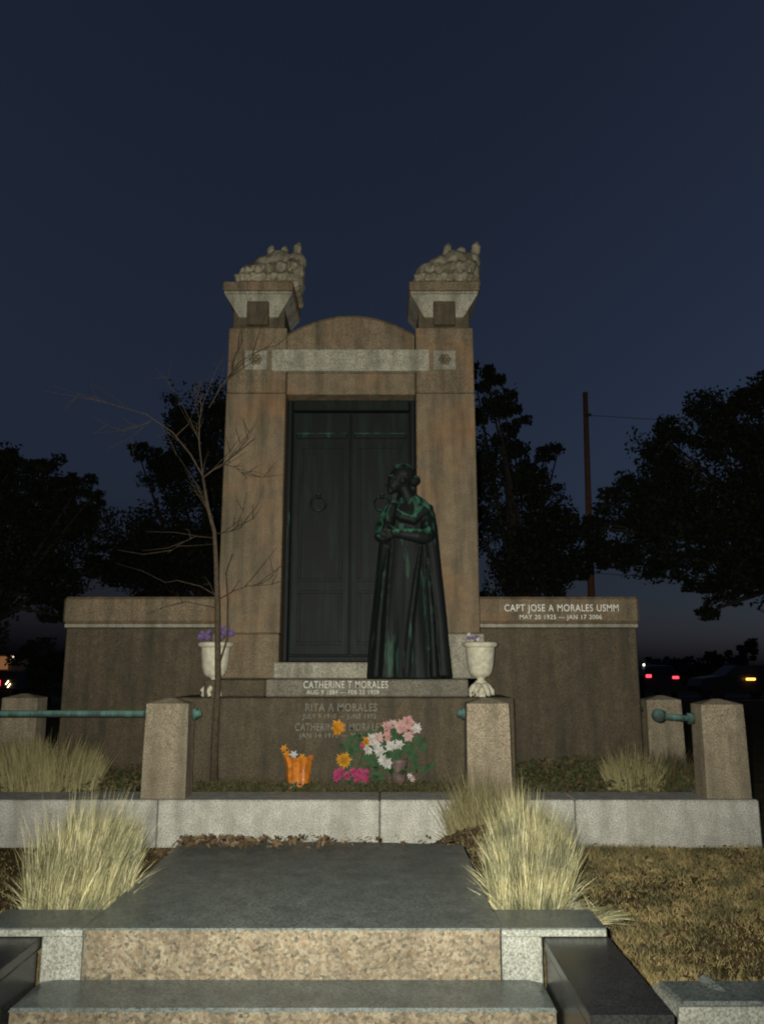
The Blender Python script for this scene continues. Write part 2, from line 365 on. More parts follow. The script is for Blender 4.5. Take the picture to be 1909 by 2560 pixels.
# lettering
def letters(body, x, y, z, wd, ht, m_=LETTER):
    gl = glyph_boxes(body); x0 = min(px + min(v.co.x for v in me.vertices) for px, me in gl); x1 = max(px + max(v.co.x for v in me.vertices) for px, me in gl)
    top = max(v.co.y for px, me in gl for v in me.vertices); sx = wd/(x1-x0); sy = ht/top
    for px, me in gl:
        for v in me.vertices: v.co = Vector((x - wd/2 + (px + v.co.x - x0)*sx, y - v.co.z*.12, z + v.co.y*sy))
        link('letter', me, m_, mon)
letters('CAPT JOSE A MORALES USMM', 1.985, 8.857, 2.118, 1.26, .076)
letters('MAY 20 1925 \u2014 JAN 17 2006', 1.972, 8.857, 2.032, .905, .048)
letters('CATHERINE T MORALES', CX-.0, 8.117, 1.305, .84, .07, LETTER_M)
letters('AUG 9 1884 \u2014 FEB 23 1959', CX-.03, 8.117, 1.245, .72, .042, LETTER_M)
letters('RITA A MORALES', CX-.04, 8.047, 1.085, .70, .075, LETTER_W)
letters('JULY 9 1910 \u2014 JUNE 1975', CX-.06, 8.047, 1.015, .72, .045, LETTER_W)
letters('CATHERINE M MORALES', CX-.06, 8.047, .90, .86, .072, LETTER_W)
letters('JAN 14 1912 \u2014 MAY 1991', CX-.05, 8.047, .835, .80, .045, LETTER_W)

# carved finials on the pillars
def finial(xm, label, knobs, lean):
    b = MB(); y = 8.92; z = 5.885
    b.box(xm-.33, xm+.40, y-.3, y+.3, z-.005, z+.08, b=.02)
    for (dx, dz, r) in ((-.24, .14, .15), (-.2, .27, .15), (-.08, .2, .22), (-.04, .35, .17), (.10, .22, .22), (.14, .40, .18), (.26, .3, .18), (.28, .15, .16), (.33, .45, .12)):
        b.ball((xm+dx, y, z+dz), (r, r*1.2, r*1.05), 16, 12)
    for (dx, dz, r) in knobs:
        b.tube([(xm+dx-.05, y-.04, z+dz-.25), (xm+dx-.01, y-.05, z+dz-.08)], [r*1.1, r*.8], 10); b.tube([(xm+dx-.01, y-.05, z+dz-.1), (xm+dx, y-.06, z+dz-.03), (xm+dx+.012, y-.05, z+dz+.03)], [r*.9, r, r*.35], 10)
    for i in range(11):      # upright carved tongues sweeping to the right
        x = xm-.34+.062*i; h_ = .19+.016*i+random.uniform(-.04, .04); yy = y-.22-.03*(i % 2)
        b.tube([(x, yy+.02, z+.05), (x+.01, yy-.03, z+.15), (x+.06, yy, z+.15+h_*.5), (x+.10, yy+.12, z+.12+h_)], [.03, .05, .038, .008], 8)
    o = link('carved_finial', remeshed(b, .014, 1, .012, 12), STONE_C); tag(o, label, 'sculpture', 'carved finials on the pillars')
    return o
finial(-1.37, 'weathered carved stone finial with three upright points on the left pillar', ((.03, .62, .048), (.19, .62, .05), (.35, .665, .052)), 0)
finial(.75, 'weathered carved stone finial with three upright points on the right pillar', ((.05, .665, .052), (.21, .62, .055), (.39, .665, .06)), 0)

# ------------------------------------------------------------------ bronze statue of a mourning woman
def statue():
    b = MB(); secs = [(1.397, .27, .425, .29), (1.5, .268, .415, .28), (1.75, .265, .395, .265), (2.05, .265, .372, .25), (2.4, .27, .345, .235), (2.7, .28, .32, .22), (2.95, .285, .298, .20), (3.1, .292, .272, .18), (3.19, .30, .225, .155), (3.26, .295, .16, .13), (3.32, .27, .095, .10), (3.45, .22, .07, .08)]
    n = 72; vv = []; ff = []
    for (z, cx, rx, ry) in secs:
        fade = max(0, min(1, (3.0-z)/1.2))
        for k in range(n):
            th = 2*math.pi*k/n
            fold = 1 + fade*(.04*math.sin(5*th+z*1.4+.8*math.sin(2*th)) + .03*math.sin(9*th-z*2.1+1.5*math.sin(3*th)) + .016*math.sin(17*th+z*1.7+1.4*math.sin(4*th)))
            vv.append((cx+rx*fold*math.cos(th), 8.30+ry*fold*math.sin(th), z))
    for i in range(len(secs)-1):
        for k in range(n): ff.append((i*n+k, i*n+(k+1) % n, (i+1)*n+(k+1) % n, (i+1)*n+k))
    ff += [tuple(range(n-1, -1, -1)), tuple((len(secs)-1)*n+k for k in range(n))]; b.add(vv, ff)
    # arm nearer the pillar: sleeve down to the elbow, forearm across the waist
    b.tube([(.46, 8.24, 3.16), (.475, 8.15, 3.0), (.475, 8.07, 2.86), (.44, 8.02, 2.81)], [.08, .08, .075, .07], 14)
    b.tube([(.44, 8.22, 3.17), (.49, 8.17, 2.95), (.53, 8.14, 2.55), (.585, 8.12, 2.0), (.62, 8.1, 1.42)], [.06, .085, .075, .07, .075], 14)
    b.tube([(.10, 8.22, 3.12), (.04, 8.16, 2.75), (.0, 8.12, 2.3), (-.06, 8.1, 1.42)], [.05, .07, .06, .07], 14)
    b.tube([(.45, 8.02, 2.81), (.36, 7.98, 2.82), (.20, 7.98, 2.84), (.10, 8.0, 2.85)], [.078, .075, .055, .042], 14)
    for k in range(4): b.tube([(.11, 7.985+.004*k, 2.875-.022*k), (.055, 7.975, 2.872-.024*k), (.02+.008*k, 7.995, 2.862-.024*k)], [.014, .013, .010], 7)
    b.tube([(.13, 7.97, 2.885), (.09, 7.955, 2.915), (.06, 7.96, 2.93)], [.015, .014, .011], 7)
    # other arm: bent upward, hand under the chin
    b.tube([(.10, 8.24, 3.12), (.03, 8.12, 2.95), (.0, 8.02, 2.80)], [.095, .095, .085], 14)
    b.tube([(.0, 8.02, 2.80), (.06, 7.96, 2.97), (.11, 7.97, 3.10), (.12, 7.99, 3.16)], [.085, .06, .045, .04], 14)
    for k in range(4): b.tube([(.10+.016*k, 7.985, 3.17), (.095+.017*k, 7.975, 3.22), (.11+.013*k, 8.0, 3.255)], [.013, .012, .010], 7)
    # hanging drapery edge and shawl over the shoulders
    for x, zt, zb, dx in ((.06, 2.72, 1.41, -.12), (.40, 2.74, 1.41, -.16), (.46, 2.6, 1.41, .06)):
        b.tube([(x, 8.09, zt), (x+dx*.3, 8.06, zt-.3), (x+dx*.7, 8.04, (zt+zb)/2-.1), (x+dx, 8.03, zb)], [.01, .026, .034, .042], 8)
    b.tube([(.06, 8.12, 3.14), (.2, 8.08, 3.04), (.32, 8.08, 3.0), (.46, 8.12, 3.12)], [.05, .05, .05, .06], 10)
    # head in profile, bowed to the left, with brow, nose, lips, chin and ear
    b.tube([(.30, 8.26, 3.22), (.25, 8.22, 3.33), (.21, 8.2, 3.42)], [.085, .07, .07], 14)
    b.ball((.195, 8.19, 3.475), (.115, .105, .125), 20, 14); b.ball((.125, 8.18, 3.40), (.072, .075, .088), 14, 10)
    b.tube([(.078, 8.17, 3.455), (.045, 8.165, 3.395), (.068, 8.17, 3.38)], [.014, .019, .016], 8)
    b.tube([(.11, 8.10, 3.47), (.082, 8.13, 3.475), (.075, 8.18, 3.472)], [.014, .016, .016], 8); b.ball((.068, 8.165, 3.35), (.018, .028, .010), 8, 6); b.ball((.082, 8.17, 3.315), (.03, .036, .026), 8, 6)
    b.ball((.215, 8.095, 3.43), (.03, .018, .04), 8, 6)
    return remeshed(b, .0105, 1)
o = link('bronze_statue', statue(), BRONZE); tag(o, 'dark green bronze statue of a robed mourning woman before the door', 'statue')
h = MB(); h.ball((.225, 8.2, 3.515), (.128, .125, .118), 20, 14); h.ball((.345, 8.215, 3.45), (.062, .065, .065), 12, 8)
for k in range(18):
    th = k*.36; h.tube([(.13, 8.19+.03*math.sin(th), 3.575+.02*math.cos(th)), (.22, 8.2+.10*math.sin(th), 3.53+.095*math.cos(th)), (.33, 8.21+.05*math.sin(th), 3.46+.05*math.cos(th))], [.014, .022, .016], 6)
link('hair', remeshed(h, .0125, 1, .006, 30), BRONZE, o)

# ------------------------------------------------------------------ plot posts and rails
def post(x, y, z, wd, label, zt=1.19, group='granite posts of the plot'):
    t = thing('granite_post', (x, y, z), label, 'post', group); h0 = wd/2*1.045; h1 = wd/2; zj = zt-.20
    f = lambda hh, zz: [(x-hh, y-.07-hh*.65, zz), (x+hh, y-.07-hh*.65, zz), (x+hh, y-.07+hh*.65, zz), (x-hh, y-.07+hh*.65, zz)]
    MB().hull8(f(h0, z), f(h1+.004, zj)).build('shaft', POST, t)
    MB().hull8(f(h1+.004, zj+.005), f(h1, zt)).build('upper_block', POST, t)
    MB().hull8(f(h1-.008, zj-.003), f(h1-.008, zj+.008)).build('joint', STONE_P, t)
    MB().hull8(f(h1, zt+.001), f(.03, zt+.045)).build('cap', POST, t)
    return t
post(-1.905, 7.47, .386, .372, 'square granite post left of the plot entrance, beside the bare tree')
post(.94, 7.47, .386, .372, 'square granite post right of the plot entrance, behind the dry grass')
post(3.02, 7.47, .386, .372, 'square granite post at the right front corner of the wall', 1.182)
post(3.17, 9.4, .373, .385, 'smaller looking granite post at the back right corner beside the side wall', 1.15)
post(-4.07, 9.4, .0, .40, 'granite post at the back left corner behind the bronze rail', 1.17)
def rail(pts, r, label, knobs=(), collars=()):
    b = MB(); b.tube(pts, r, 12); t = thing('bronze_rail', pts[0], label, 'rail', 'bronze rails of the plot'); b.build('bar', BRONZE_RAIL, t, True)
    for c, rr in knobs: MB().ball(c, rr, 14, 10).build('knob', BRONZE_RAIL, t, True)
    for x0, x1, y, z, rr in collars: MB().tube([(x0, y, z), (x1, y, z)], rr, 14).build('collar', BRONZE_RAIL, t, True)
rail([(-4.3, 7.47, 1.092), (-2.105, 7.47, 1.092)], .03, 'green bronze rail running left from the entrance post', (), ((-2.15, -2.10, 7.47, 1.092, .052),))
rail([(2.50, 7.43, 1.075), (2.83, 7.46, 1.045)], .03, 'short green bronze rail stub on the right front corner post', (((2.50, 7.43, 1.078), .062),), ((2.77, 2.825, 7.457, 1.05, .05),))
rail([(2.72, 9.3, 1.05), (2.98, 9.36, 1.04)], .03, 'short green bronze rail stub on the back right post', (((2.72, 9.3, 1.052), .062),))
for x, sx, lb in ((-1.715, 1, 'green bronze rosette on the inner side of the left entrance post'), (.752, -1, 'green bronze rosette on the inner side of the right entrance post')):
    b = MB(); b.tube([(x, 7.47, 1.09), (x+sx*.025, 7.47, 1.09)], .055, 14); b.ball((x+sx*.04, 7.47, 1.09), .038, 12, 8)
    tag(b.build('rail_socket', BRONZE_RAIL, None, True), lb, 'socket', 'bronze sockets on the entrance posts')

# ------------------------------------------------------------------ urns
def urn(x, label, rot=0):
    c = (x, 8.24, 1.216); t = thing('stone_urn', c, label, 'urn', 'white urns beside the door')
    body = [(.03, .18), (.055, .195), (.092, .205), (.112, .235), (.128, .29), (.136, .36), (.142, .42), (.146, .47), (.148, .49), (.118, .49), (.10, .42), (.02, .40)]
    MB().lathe(body, c, 32, lambda th, i, z: 1+(.018*math.cos(16*th) if i < 7 else 0)).build('bowl', URN, t, True)
    MB().lathe([(.135, .488), (.165, .495), (.180, .515), (.178, .535), (.158, .545), (.132, .540), (.12, .50)], c, 36, lambda th, i, z: 1+.018*math.cos(12*th)).build('rim', URN, t, True)
    MB().lathe([(.04, .09), (.045, .12), (.062, .14), (.062, .15), (.040, .165), (.038, .185), (.06, .197), (.03, .21)], c, 24).build('stem', URN, t, True)
    ft = MB()
    for k in range(6):
        a = rot+k*math.pi/3; d = Vector((math.cos(a), math.sin(a), 0)); C = Vector(c)
        ft.tube([C+d*.03+Vector((0, 0, .125)), C+d*.075+Vector((0, 0, .10)), C+d*.115+Vector((0, 0, .055)), C+d*.118+Vector((0, 0, .02)), C+d*.095+Vector((0, 0, .012))], [.032, .03, .026, .026, .02], 8)
    ft.lathe([(.075, 0), (.075, .02), (.05, .04), (.04, .10), (.03, .13)], c, 20); ft.build('scrolled_foot', URN, t, True)
urn(1.0, 'white stone urn on the plinth to the right of the statue')
urn(-1.695, 'white stone urn on the plinth behind the bare tree trunk', .3)

# ------------------------------------------------------------------ flowers
GREEN = foliage('bouquet_leaf', [(.02, .05, .025), (.035, .08, .035), (.05, .10, .05)])
PET = {k: plain('petal_'+k, tuple(q*.62 for q in c), .6, .25, 40) for k, c in dict(orange=(.72, .30, .02), gold=(.75, .36, .03), magenta=(.55, .07, .20), pink=(.70, .38, .36), white=(.72, .70, .66), blush=(.72, .50, .46), purple=(.20, .13, .32)).items()}
def flower(parent, p, r, key, petals=6, layers=1, cup=.45, face=(0, -1, .25), width=.5):
    b = MB(); P = Vector(p); nrm = Vector(face).normalized(); a = nrm.cross(Vector((0, 0, 1))).normalized(); c = nrm.cross(a)
    for ly in range(layers):
        rr = r*(1-.22*ly); cp = cup+.35*ly
        for k in range(petals):
            th = 2*math.pi*(k+.5*ly)/petals + random.uniform(-.12, .12); d = a*math.cos(th)+c*math.sin(th); s_ = nrm.cross(d); L = rr*random.uniform(.85, 1.1)
            q = [P, P + d*L*.5*.8 + nrm*L*cp*.5 + s_*L*width*.5, P + d*L + nrm*L*cp*.55, P + d*L*.5*.8 + nrm*L*cp*.5 - s_*L*width*.5]
            m1 = P + d*L*.55 + nrm*L*cp*.35
            b.add(q + [m1], [(0, 1, 4), (1, 2, 4), (2, 3, 4), (3, 0, 4)])
    return b.build('flower', PET[key], parent, False, False)
def stems(parent, base, tops, r=.004):
    b = MB(); B = Vector(base)
    for p in tops: T = Vector(p); m = (B+T)/2 + Vector((random.uniform(-.02, .02), .01, .04)); b.tube([B, m, T], r, 5)
    b.build('stems', GREEN, parent)
def leaves(parent, pts, sz):
    for p in pts:
        b = MB(); P = Vector(p); d = Vector((random.uniform(-1, 1), random.uniform(-.6, .2), random.uniform(.0, 1))).normalized(); s_ = d.cross(Vector((0, -1, .2))).normalized(); L = sz*random.uniform(.7, 1.2); n = d.cross(s_)
        b.add([P, P+d*L*.5+s_*L*.2, P+d*L, P+d*L*.5-s_*L*.2, P+d*L*.5+n*L*.06], [(0, 1, 4), (1, 2, 4), (2, 3, 4), (3, 0, 4)]); b.build('leaf', GREEN, parent, False, False)
Y = 7.98
bq = thing('lily_bouquet', (.14, Y, .37), 'large bouquet of pink and white lilies with dark leaves in a vase', 'bouquet')
MB().lathe([(.05, 0), (.062, .01), (.07, .10), (.085, .24), (.095, .27), (.085, .27), (.06, .1)], (.16, Y, .37), 20).build('vase', plain('dull_vase', (.12, .08, .075), .5, .4), bq, True)
heads = []
for i in range(9): heads.append(((.02+.30*random.random(), Y-.06-.05*random.random(), .90+.10*random.random()), random.choice(['pink', 'blush', 'pink', 'blush'])))
heads += [((.05, Y-.09, .86), 'pink'), ((.25, Y-.1, .86), 'blush'), ((.33, Y-.08, .93), 'white'), ((-.10, Y-.1, .84), 'white'), ((-.06, Y-.1, .78), 'white'), ((-.13, Y-.09, .74), 'white'), ((-.02, Y-.11, .72), 'white'), ((.01, Y-.1, .64), 'white'), ((.05, Y-.1, .61), 'white'), ((.16, Y-.1, .78), 'white'), ((.08, Y-.1, .77), 'white'), ((-.03, Y-.11, .85), 'blush')]
for p, k in heads: flower(bq, p, .066, k, 6, 2, .35, (random.uniform(-.5, .5), -1, random.uniform(-.1, .6)), .5)
stems(bq, (.16, Y, .60), [p for p, k in heads])
leaves(bq, [(random.uniform(-.1, .42), Y-random.uniform(-.02, .08), random.uniform(.50, .88)) for _ in range(80)], .13)
ob = thing('orange_flower_spray', (-.25, Y+.02, .37), 'spray of three orange blooms on dark stems behind the magenta flowers', 'flowers')
tops = [(-.425, Y-.03, .93), (-.14, Y-.04, .80), (-.365, Y-.06, .635)]
flower(ob, tops[0], .085, 'orange', 7, 2, .5, (.3, -1, .3), .7); flower(ob, tops[1], .07, 'orange', 7, 2, .5, (.4, -1, .2), .7); flower(ob, tops[2], .085, 'gold', 16, 4, .25, (0, -1, .2), .35)
flower(ob, (-.19, Y-.06, .77), .03, 'magenta', 6, 1); stems(ob, (-.27, Y+.02, .40), tops); leaves(ob, [(random.uniform(-.36, -.06), Y-random.uniform(-.03, .05), random.uniform(.42, .84)) for _ in range(50)], .12)
mg = thing('magenta_bouquet', (-.29, Y-.12, .38), 'low bunch of magenta flowers on the ground beside the orange bloom', 'flowers')
for i in range(16):
    cx = -.36 if i % 2 else -.20; flower(mg, (cx+random.uniform(-.075, .075), Y-.13-random.uniform(0, .05), .50+random.uniform(-.045, .055)), .042, 'magenta', 7, 2, .5, (random.uniform(-.4, .4), -1, random.uniform(0, .8)), .5)
stems(mg, (-.28, Y-.1, .38), [(-.36, Y-.12, .5), (-.2, Y-.12, .5)]); leaves(mg, [(random.uniform(-.42, -.10), Y-.1-random.uniform(0, .06), random.uniform(.41, .5)) for _ in range(12)], .08)
pt = thing('orange_foil_pot', (-.80, Y-.03, .37), 'crumpled orange foil flower pot with a small white tag', 'pot')
MB().lathe([(.105, .0), (.115, .02), (.112, .09), (.115, .17), (.125, .235), (.145, .285), (.135, .275), (.10, .20), (.08, .05)], (-.80, Y-.03, .385), 40, lambda th, i, z: 1+(.05*math.sin(7*th)+.04*math.sin(13*th+1))*(.4+2.5*z)).build('foil_wrap', plain('orange_foil', (.50, .16, .02), .35, .45, 18, .5), pt)
MB().box(-.855, -.80, Y-.16, Y-.148, .405, .442, b=.003).build('tag', PET['white'], pt)
for p, k in (((-.94, Y-.04, .74), 'orange'), ((-.91, Y-.05, .69), 'orange'), ((-.84, Y-.08, .69), 'white'), ((-.76, Y-.06, .66), 'gold')): flower(pt, p, .045, k, 6, 1)
stems(pt, (-.80, Y-.03, .5), [(-.94, Y-.03, .74), (-.91, Y-.03, .69), (-.84, Y-.06, .69), (-.76, Y-.05, .66)])
lp = thing('pink_blossom', (.27, Y-.06, .37), 'small pale pink blossom low beside the vase', 'flowers')
for p, k in (((.262, Y-.1, .50), 'white'), ((.285, Y-.1, .465), 'blush')): flower(lp, p, .034, k, 6, 1)
stems(lp, (.28, Y-.06, .37), [(.262, Y-.09, .5), (.285, Y-.09, .465)])
pf = thing('purple_flower_bunch', (-1.695, 8.24, 1.72), 'purple flowers in the urn behind the bare tree', 'flowers', 'purple flowers in urns')
for i in range(22):
    s_ = -1 if i % 2 else 1; flower(pf, (-1.695+s_*.11+random.uniform(-.06, .06), 8.16+random.uniform(-.05, .08), 1.80+random.uniform(-.03, .06)+(.04 if s_ > 0 else 0)), .036, 'purple', 6, 2, .4, (random.uniform(-.5, .5), -1, .3))
stems(pf, (-1.695, 8.24, 1.68), [(-1.8, 8.2, 1.8), (-1.59, 8.2, 1.83)])
pf = thing('purple_flower_bunch', (.95, 8.24, 1.72), 'few faded purple sprigs in the right urn', 'flowers', 'purple flowers in urns')
for i in range(6): flower(pf, (.94+random.uniform(-.07, .07), 8.16+random.uniform(-.03, .06), 1.79+random.uniform(-.01, .05)), .026, 'purple' if i < 4 else 'white', 6, 1, .4)
stems(pf, (.95, 8.24, 1.70), [(.9, 8.2, 1.8), (.99, 8.2, 1.82)])

# ------------------------------------------------------------------ bare young tree
BR = {'trunk': [(-1.59, .35), (-1.599, .825), (-1.591, 1.387), (-1.629, 2.162), (-1.657, 2.561), (-1.685, 2.845), (-1.76, 3.091), (-1.827, 3.424)],
 'a': [(-1.827, 3.424), (-1.946, 3.635), (-2.121, 3.848), (-2.378, 4.02), (-2.715, 4.107), (-2.967, 4.159)], 'b': [(-1.827, 3.424), (-1.862, 3.763), (-1.846, 3.977), (-1.796, 4.15), (-1.695, 4.346)],
 'c': [(-1.826, 3.403), (-1.735, 3.475), (-1.615, 3.551), (-1.436, 3.699), (-1.296, 3.814)], 'd': [(-1.736, 3.009), (-1.892, 3.341), (-2.067, 3.593), (-2.221, 3.784)],
 'e': [(-1.676, 2.824), (-1.528, 2.845), (-1.39, 2.927), (-1.253, 3.091)], 'f': [(-1.678, 2.784), (-1.847, 2.784), (-1.944, 2.702), (-2.058, 2.581)],
 'g': [(-1.631, 2.202), (-1.806, 2.301), (-2.047, 2.361), (-2.165, 2.341), (-2.411, 2.461), (-2.695, 2.541)], 'h': [(-1.629, 2.162), (-1.486, 2.261), (-1.369, 2.313), (-1.211, 2.353)],
 'i': [(-1.585, 1.54), (-1.524, 1.771), (-1.538, 2.162), (-1.573, 2.441), (-1.52, 2.642)], 'j': [(-1.862, 3.763), (-1.962, 3.977), (-2.076, 4.193), (-2.233, 4.412)],
 'k': [(-1.796, 4.15), (-1.648, 4.412), (-1.488, 4.633), (-1.282, 4.744), (-1.073, 4.802)], 'l': [(-2.121, 3.848), (-2.004, 3.977), (-1.931, 4.193), (-1.919, 4.412)],
 'm': [(-2.378, 4.02), (-2.539, 3.934), (-2.701, 3.891)], 'n': [(-1.695, 4.346), (-1.59, 4.544), (-1.577, 4.767), (-1.501, 4.991)], 'o': [(-1.615, 3.551), (-1.491, 3.508), (-1.364, 3.382)], 'q': [(-1.626, 2.083), (-1.918, 2.142), (-2.112, 2.083), (-2.266, 2.005)]}
tr = thing('bare_tree', (-1.59, 7.9, .36), 'slender leafless young tree with spreading twigs in front of the left pillar', 'tree')
MB().tube([(x, 7.9, z) for x, z in BR['trunk']], [.042, .035, .031, .027, .023, .02, .017, .012], 12).build('trunk', BARK, tr, True)
tw = MB()
for k, pts in BR.items():
    if k == 'trunk': continue
    dy = random.uniform(-.35, .25); n = len(pts); r0 = .0085 if k in 'abc' else (.011 if k == 'i' else .0045); off = {'j': -.0, 'k': 0, 'l': 0}.get(k, 0)
    P3 = [Vector((x, 7.9+dy*i/(n-1), z)) for i, (x, z) in enumerate(pts)]
    b = MB(); b.tube(P3, [r0*(1-.75*i/(n-1)) for i in range(n)], 7); b.build('branch', BARK, tr, True)
    for _ in range(5 if k not in 'igq' else 1):
        i = random.randrange(1, n); q = P3[i-1].lerp(P3[i], random.random()); d = (P3[i]-P3[i-1]).normalized(); d = (d + Vector((random.uniform(-.8, .8), random.uniform(-.6, .5), random.uniform(-.2, .8)))).normalized(); L = random.uniform(.15, .55)
        m = q+d*L*.5+Vector((0, 0, random.uniform(-.03, .05))); e = q+d*L+Vector((random.uniform(-.08, .08), 0, .03))
        tw.tube([q, m, e], [.003, .002, .001], 4)
        if random.random() < .6: tw.tube([m, m+d.cross(Vector((0, 1, 0)))*L*.35+d*L*.2], [.0025, .001], 4)
tag(tw.build('twigs', BARK, tr), kind='stuff')

# ------------------------------------------------------------------ tufts of dry grass
def tuft(name, label, c, rx, ry, n, L, wd, mtl, lean=(0, 0), spread=.35, short=.25, group='dry grass tufts'):
    b = MB(); cl = [(random.uniform(0, 2*math.pi), math.sqrt(random.random()), random.gauss(0, .045), random.gauss(0, .06), random.uniform(.78, 1.06)) for _ in range(46)]
    for i in range(n):
        a, q, gx, gy, gl = random.choice(cl); a += random.gauss(0, .25); q = min(1.08, abs(q+random.gauss(0, .12))); dx, dy = q*math.cos(a), q*math.sin(a)
        p = (c[0]+dx*rx, c[1]+dy*ry, c[2])
        d = (dx*spread+lean[0]+gx+random.gauss(0, .06), dy*spread+lean[1]+gy+random.gauss(0, .09), 1)
        ln = L*gl*(1-.30*q*q)*random.uniform(.75, 1.08) if random.random() > short else L*random.uniform(.2, .7)
        b.blade(p, d, ln, wd*random.uniform(.6, 1.3), random.uniform(-.04, .18)+.05*q)
    for i in range(n//6):
        a = random.uniform(0, 2*math.pi); q = random.uniform(.6, 1.02)
        b.blade((c[0]+q*rx*math.cos(a), c[1]+q*ry*math.sin(a), c[2]), (math.cos(a)*random.uniform(0, .6)+random.gauss(0, .22), math.sin(a)*random.uniform(0, .6)+random.gauss(0, .22), 1), L*random.uniform(.12, .45), wd*random.uniform(.6, 1.3), random.uniform(.0, .45))
    t = thing(name, c, label, 'grass', group); b.build('blades', mtl, t, False, False); return t
tuft('grass_tuft', 'bright tuft of straw coloured grass right of the dark slab', (.725, 4.24, .33), .175, .26, 5200, .60, .0042, GRASS_DRY, (.02, 0), .05, .35)
tuft('grass_tuft', 'bright tuft of straw coloured grass left of the dark slab', (-1.50, 4.22, .33), .22, .26, 4600, .60, .0042, GRASS_DRY, (.05, 0), .09, .6)
tuft('grass_tuft', 'dimmer grass tuft at the foot of the right entrance post', (.86, 6.85, 0), .26, .22, 1500, .76, .006, GRASS_DIM, (-.02, 0), .12)
tuft('grass_tuft', 'large grass tuft behind the wall at the far left under the rail', (-3.25, 7.95, .36), .50, .25, 2600, .60, .007, GRASS_DIM, (.02, 0), .18)
tuft('grass_tuft', 'pale grass tuft behind the wall left of the corner post', (2.42, 7.98, .36), .24, .2, 900, .46, .006, GRASS_DIM, (-.04, 0), .25)
tuft('grass_tuft', 'darker grass tuft close against the corner post', (2.74, 8.02, .36), .2, .18, 600, .44, .006, WEED, (.05, 0), .35)
# low pale thatch mound in front of the right tuft
b = MB()
for i in range(900):
    a = random.uniform(0, 2*math.pi); q = math.sqrt(random.random()); b.blade((.86+.16*q*math.cos(a), 3.98+.10*q*math.sin(a), .35), (random.gauss(0, .7)+.3, random.gauss(0, .5)-.2, .8), random.uniform(.06, .14), .005, .5)
t = thing('thatch_mound', (.86, 3.98, .35), 'low mound of pale dead thatch in front of the right grass tuft', 'grass'); b.build('blades', GRASS_DRY, t, False, False)

# ------------------------------------------------------------------ stepped tomb in the foreground
tomb = thing('stepped_tomb', (-.37, 3.6, 0), 'low stepped tomb with dark polished ledger slab and rough granite risers', 'tomb')
def rock_face(name, m_, x0, x1, yf, yb, z0, z1, amp=.009):
    b = MB(); nx = int((x1-x0)/.012); nz = int((z1-z0)/.012); W = nx+1
    for j in range(nz+1):
        for i in range(nx+1):
            x = x0+(x1-x0)*i/nx; z = z0+(z1-z0)*j/nz; e = min(1, 6*min(i/nx, 1-i/nx, j/nz*.5, (1-j/nz)*.5)+.0)
            b.v.append((x, yf - amp*(noise.noise((x*22, z*22, yf*9))+.6*noise.noise((x*60, z*60, yf)))*min(1, e+.25) , z))
    for j in range(nz):
        for i in range(nx): b.f.append((j*W+i, j*W+i+1, j*W+W+i+1, j*W+W+i))
    o_ = len(b.v); top = [nz*W+i for i in range(W)]; bot = [i for i in range(W)]
    b.v += [(x0, yb, z0), (x1, yb, z0), (x1, yb, z1), (x0, yb, z1)]
    b.f.append(tuple(top) + (o_+2, o_+3)); b.f.append(tuple(reversed(bot)) + (o_, o_+1)); b.f.append((o_, o_+3, o_+2, o_+1))
    b.f.append(tuple(j*W for j in range(nz, -1, -1)) + (o_, o_+3)); b.f.append(tuple(j*W+nx for j in range(nz+1)) + (o_+2, o_+1))
    return b.build(name, m_, tomb)
X0, X1 = -1.245, .494
rock_face('upper_riser', ROUGH, X0+.003, X1-.003, 3.605, 3.9, .20, .424)
# ledger slab, gently domed
b = MB(); nx, ny = 40, 30; W = nx+1
for j in range(ny+1):
    for i in range(nx+1):
        u, v = i/nx, j/ny; yb = 5.28-.10*abs(2*u-1)**2.2; y = 3.597+(yb-3.597)*v; z = .434+.018*(1-(2*u-1)**2)*math.sin(math.pi*min(1, v*1.05))
        b.v.append((X0+(X1-X0)*u, y, z))
for j in range(ny):
    for i in range(nx): k = j*W+i; b.f.append((k, k+1, k+W+1, k+W))
ring = [i for i in range(W)] + [j*W+nx for j in range(1, ny+1)] + [ny*W+i for i in range(nx-1, -1, -1)] + [j*W for j in range(ny-1, 0, -1)]
o_ = len(b.v)
for r_ in ring: x, y, z = b.v[r_]; b.v.append((x, y, .4255))
for i in range(len(ring)): k = (i+1) % len(ring); b.f.append((ring[i], ring[k], o_+k, o_+i))
b.f.append(tuple(range(o_, o_+len(ring)))); b.build('ledger_slab', POL, tomb, False)
for sx in (1, -1):
    m_ = lambda x: x if sx > 0 else 2*(-.3755)-x
    B = lambda n, mm, x0, x1, y0, y1, z0, z1, bb=.006: part(n, mm, tomb, min(m_(x0), m_(x1)), max(m_(x0), m_(x1)), y0, y1, z0, z1, b=bb)
    B('side_pier', PIER, .499, .667, 3.602, 3.86, .18, .398)
    B('side_coping', PIER, .499, .937, 3.598, 3.86, .40, .427, .003)
    B('coping_top', POL, .4995, .9365, 3.5985, 3.86, .4275, .434, .002)
    B('side_kerb', KERB, .86, .937, 3.862, 5.2, -.05, .40)
    B('planter_bed', GROUND, .499, .858, 3.863, 5.15, .0, .345)
    B('dark_slab', POL_D, .672, .946, 2.84, 3.612, .355, .3975, .004)
    B('slab_support', POL_D, .675, .94, 2.865, 3.59, -.02, .353)
    B('slab_front', ROUGH, .675, .94, 2.845, 2.863, -.02, .352)
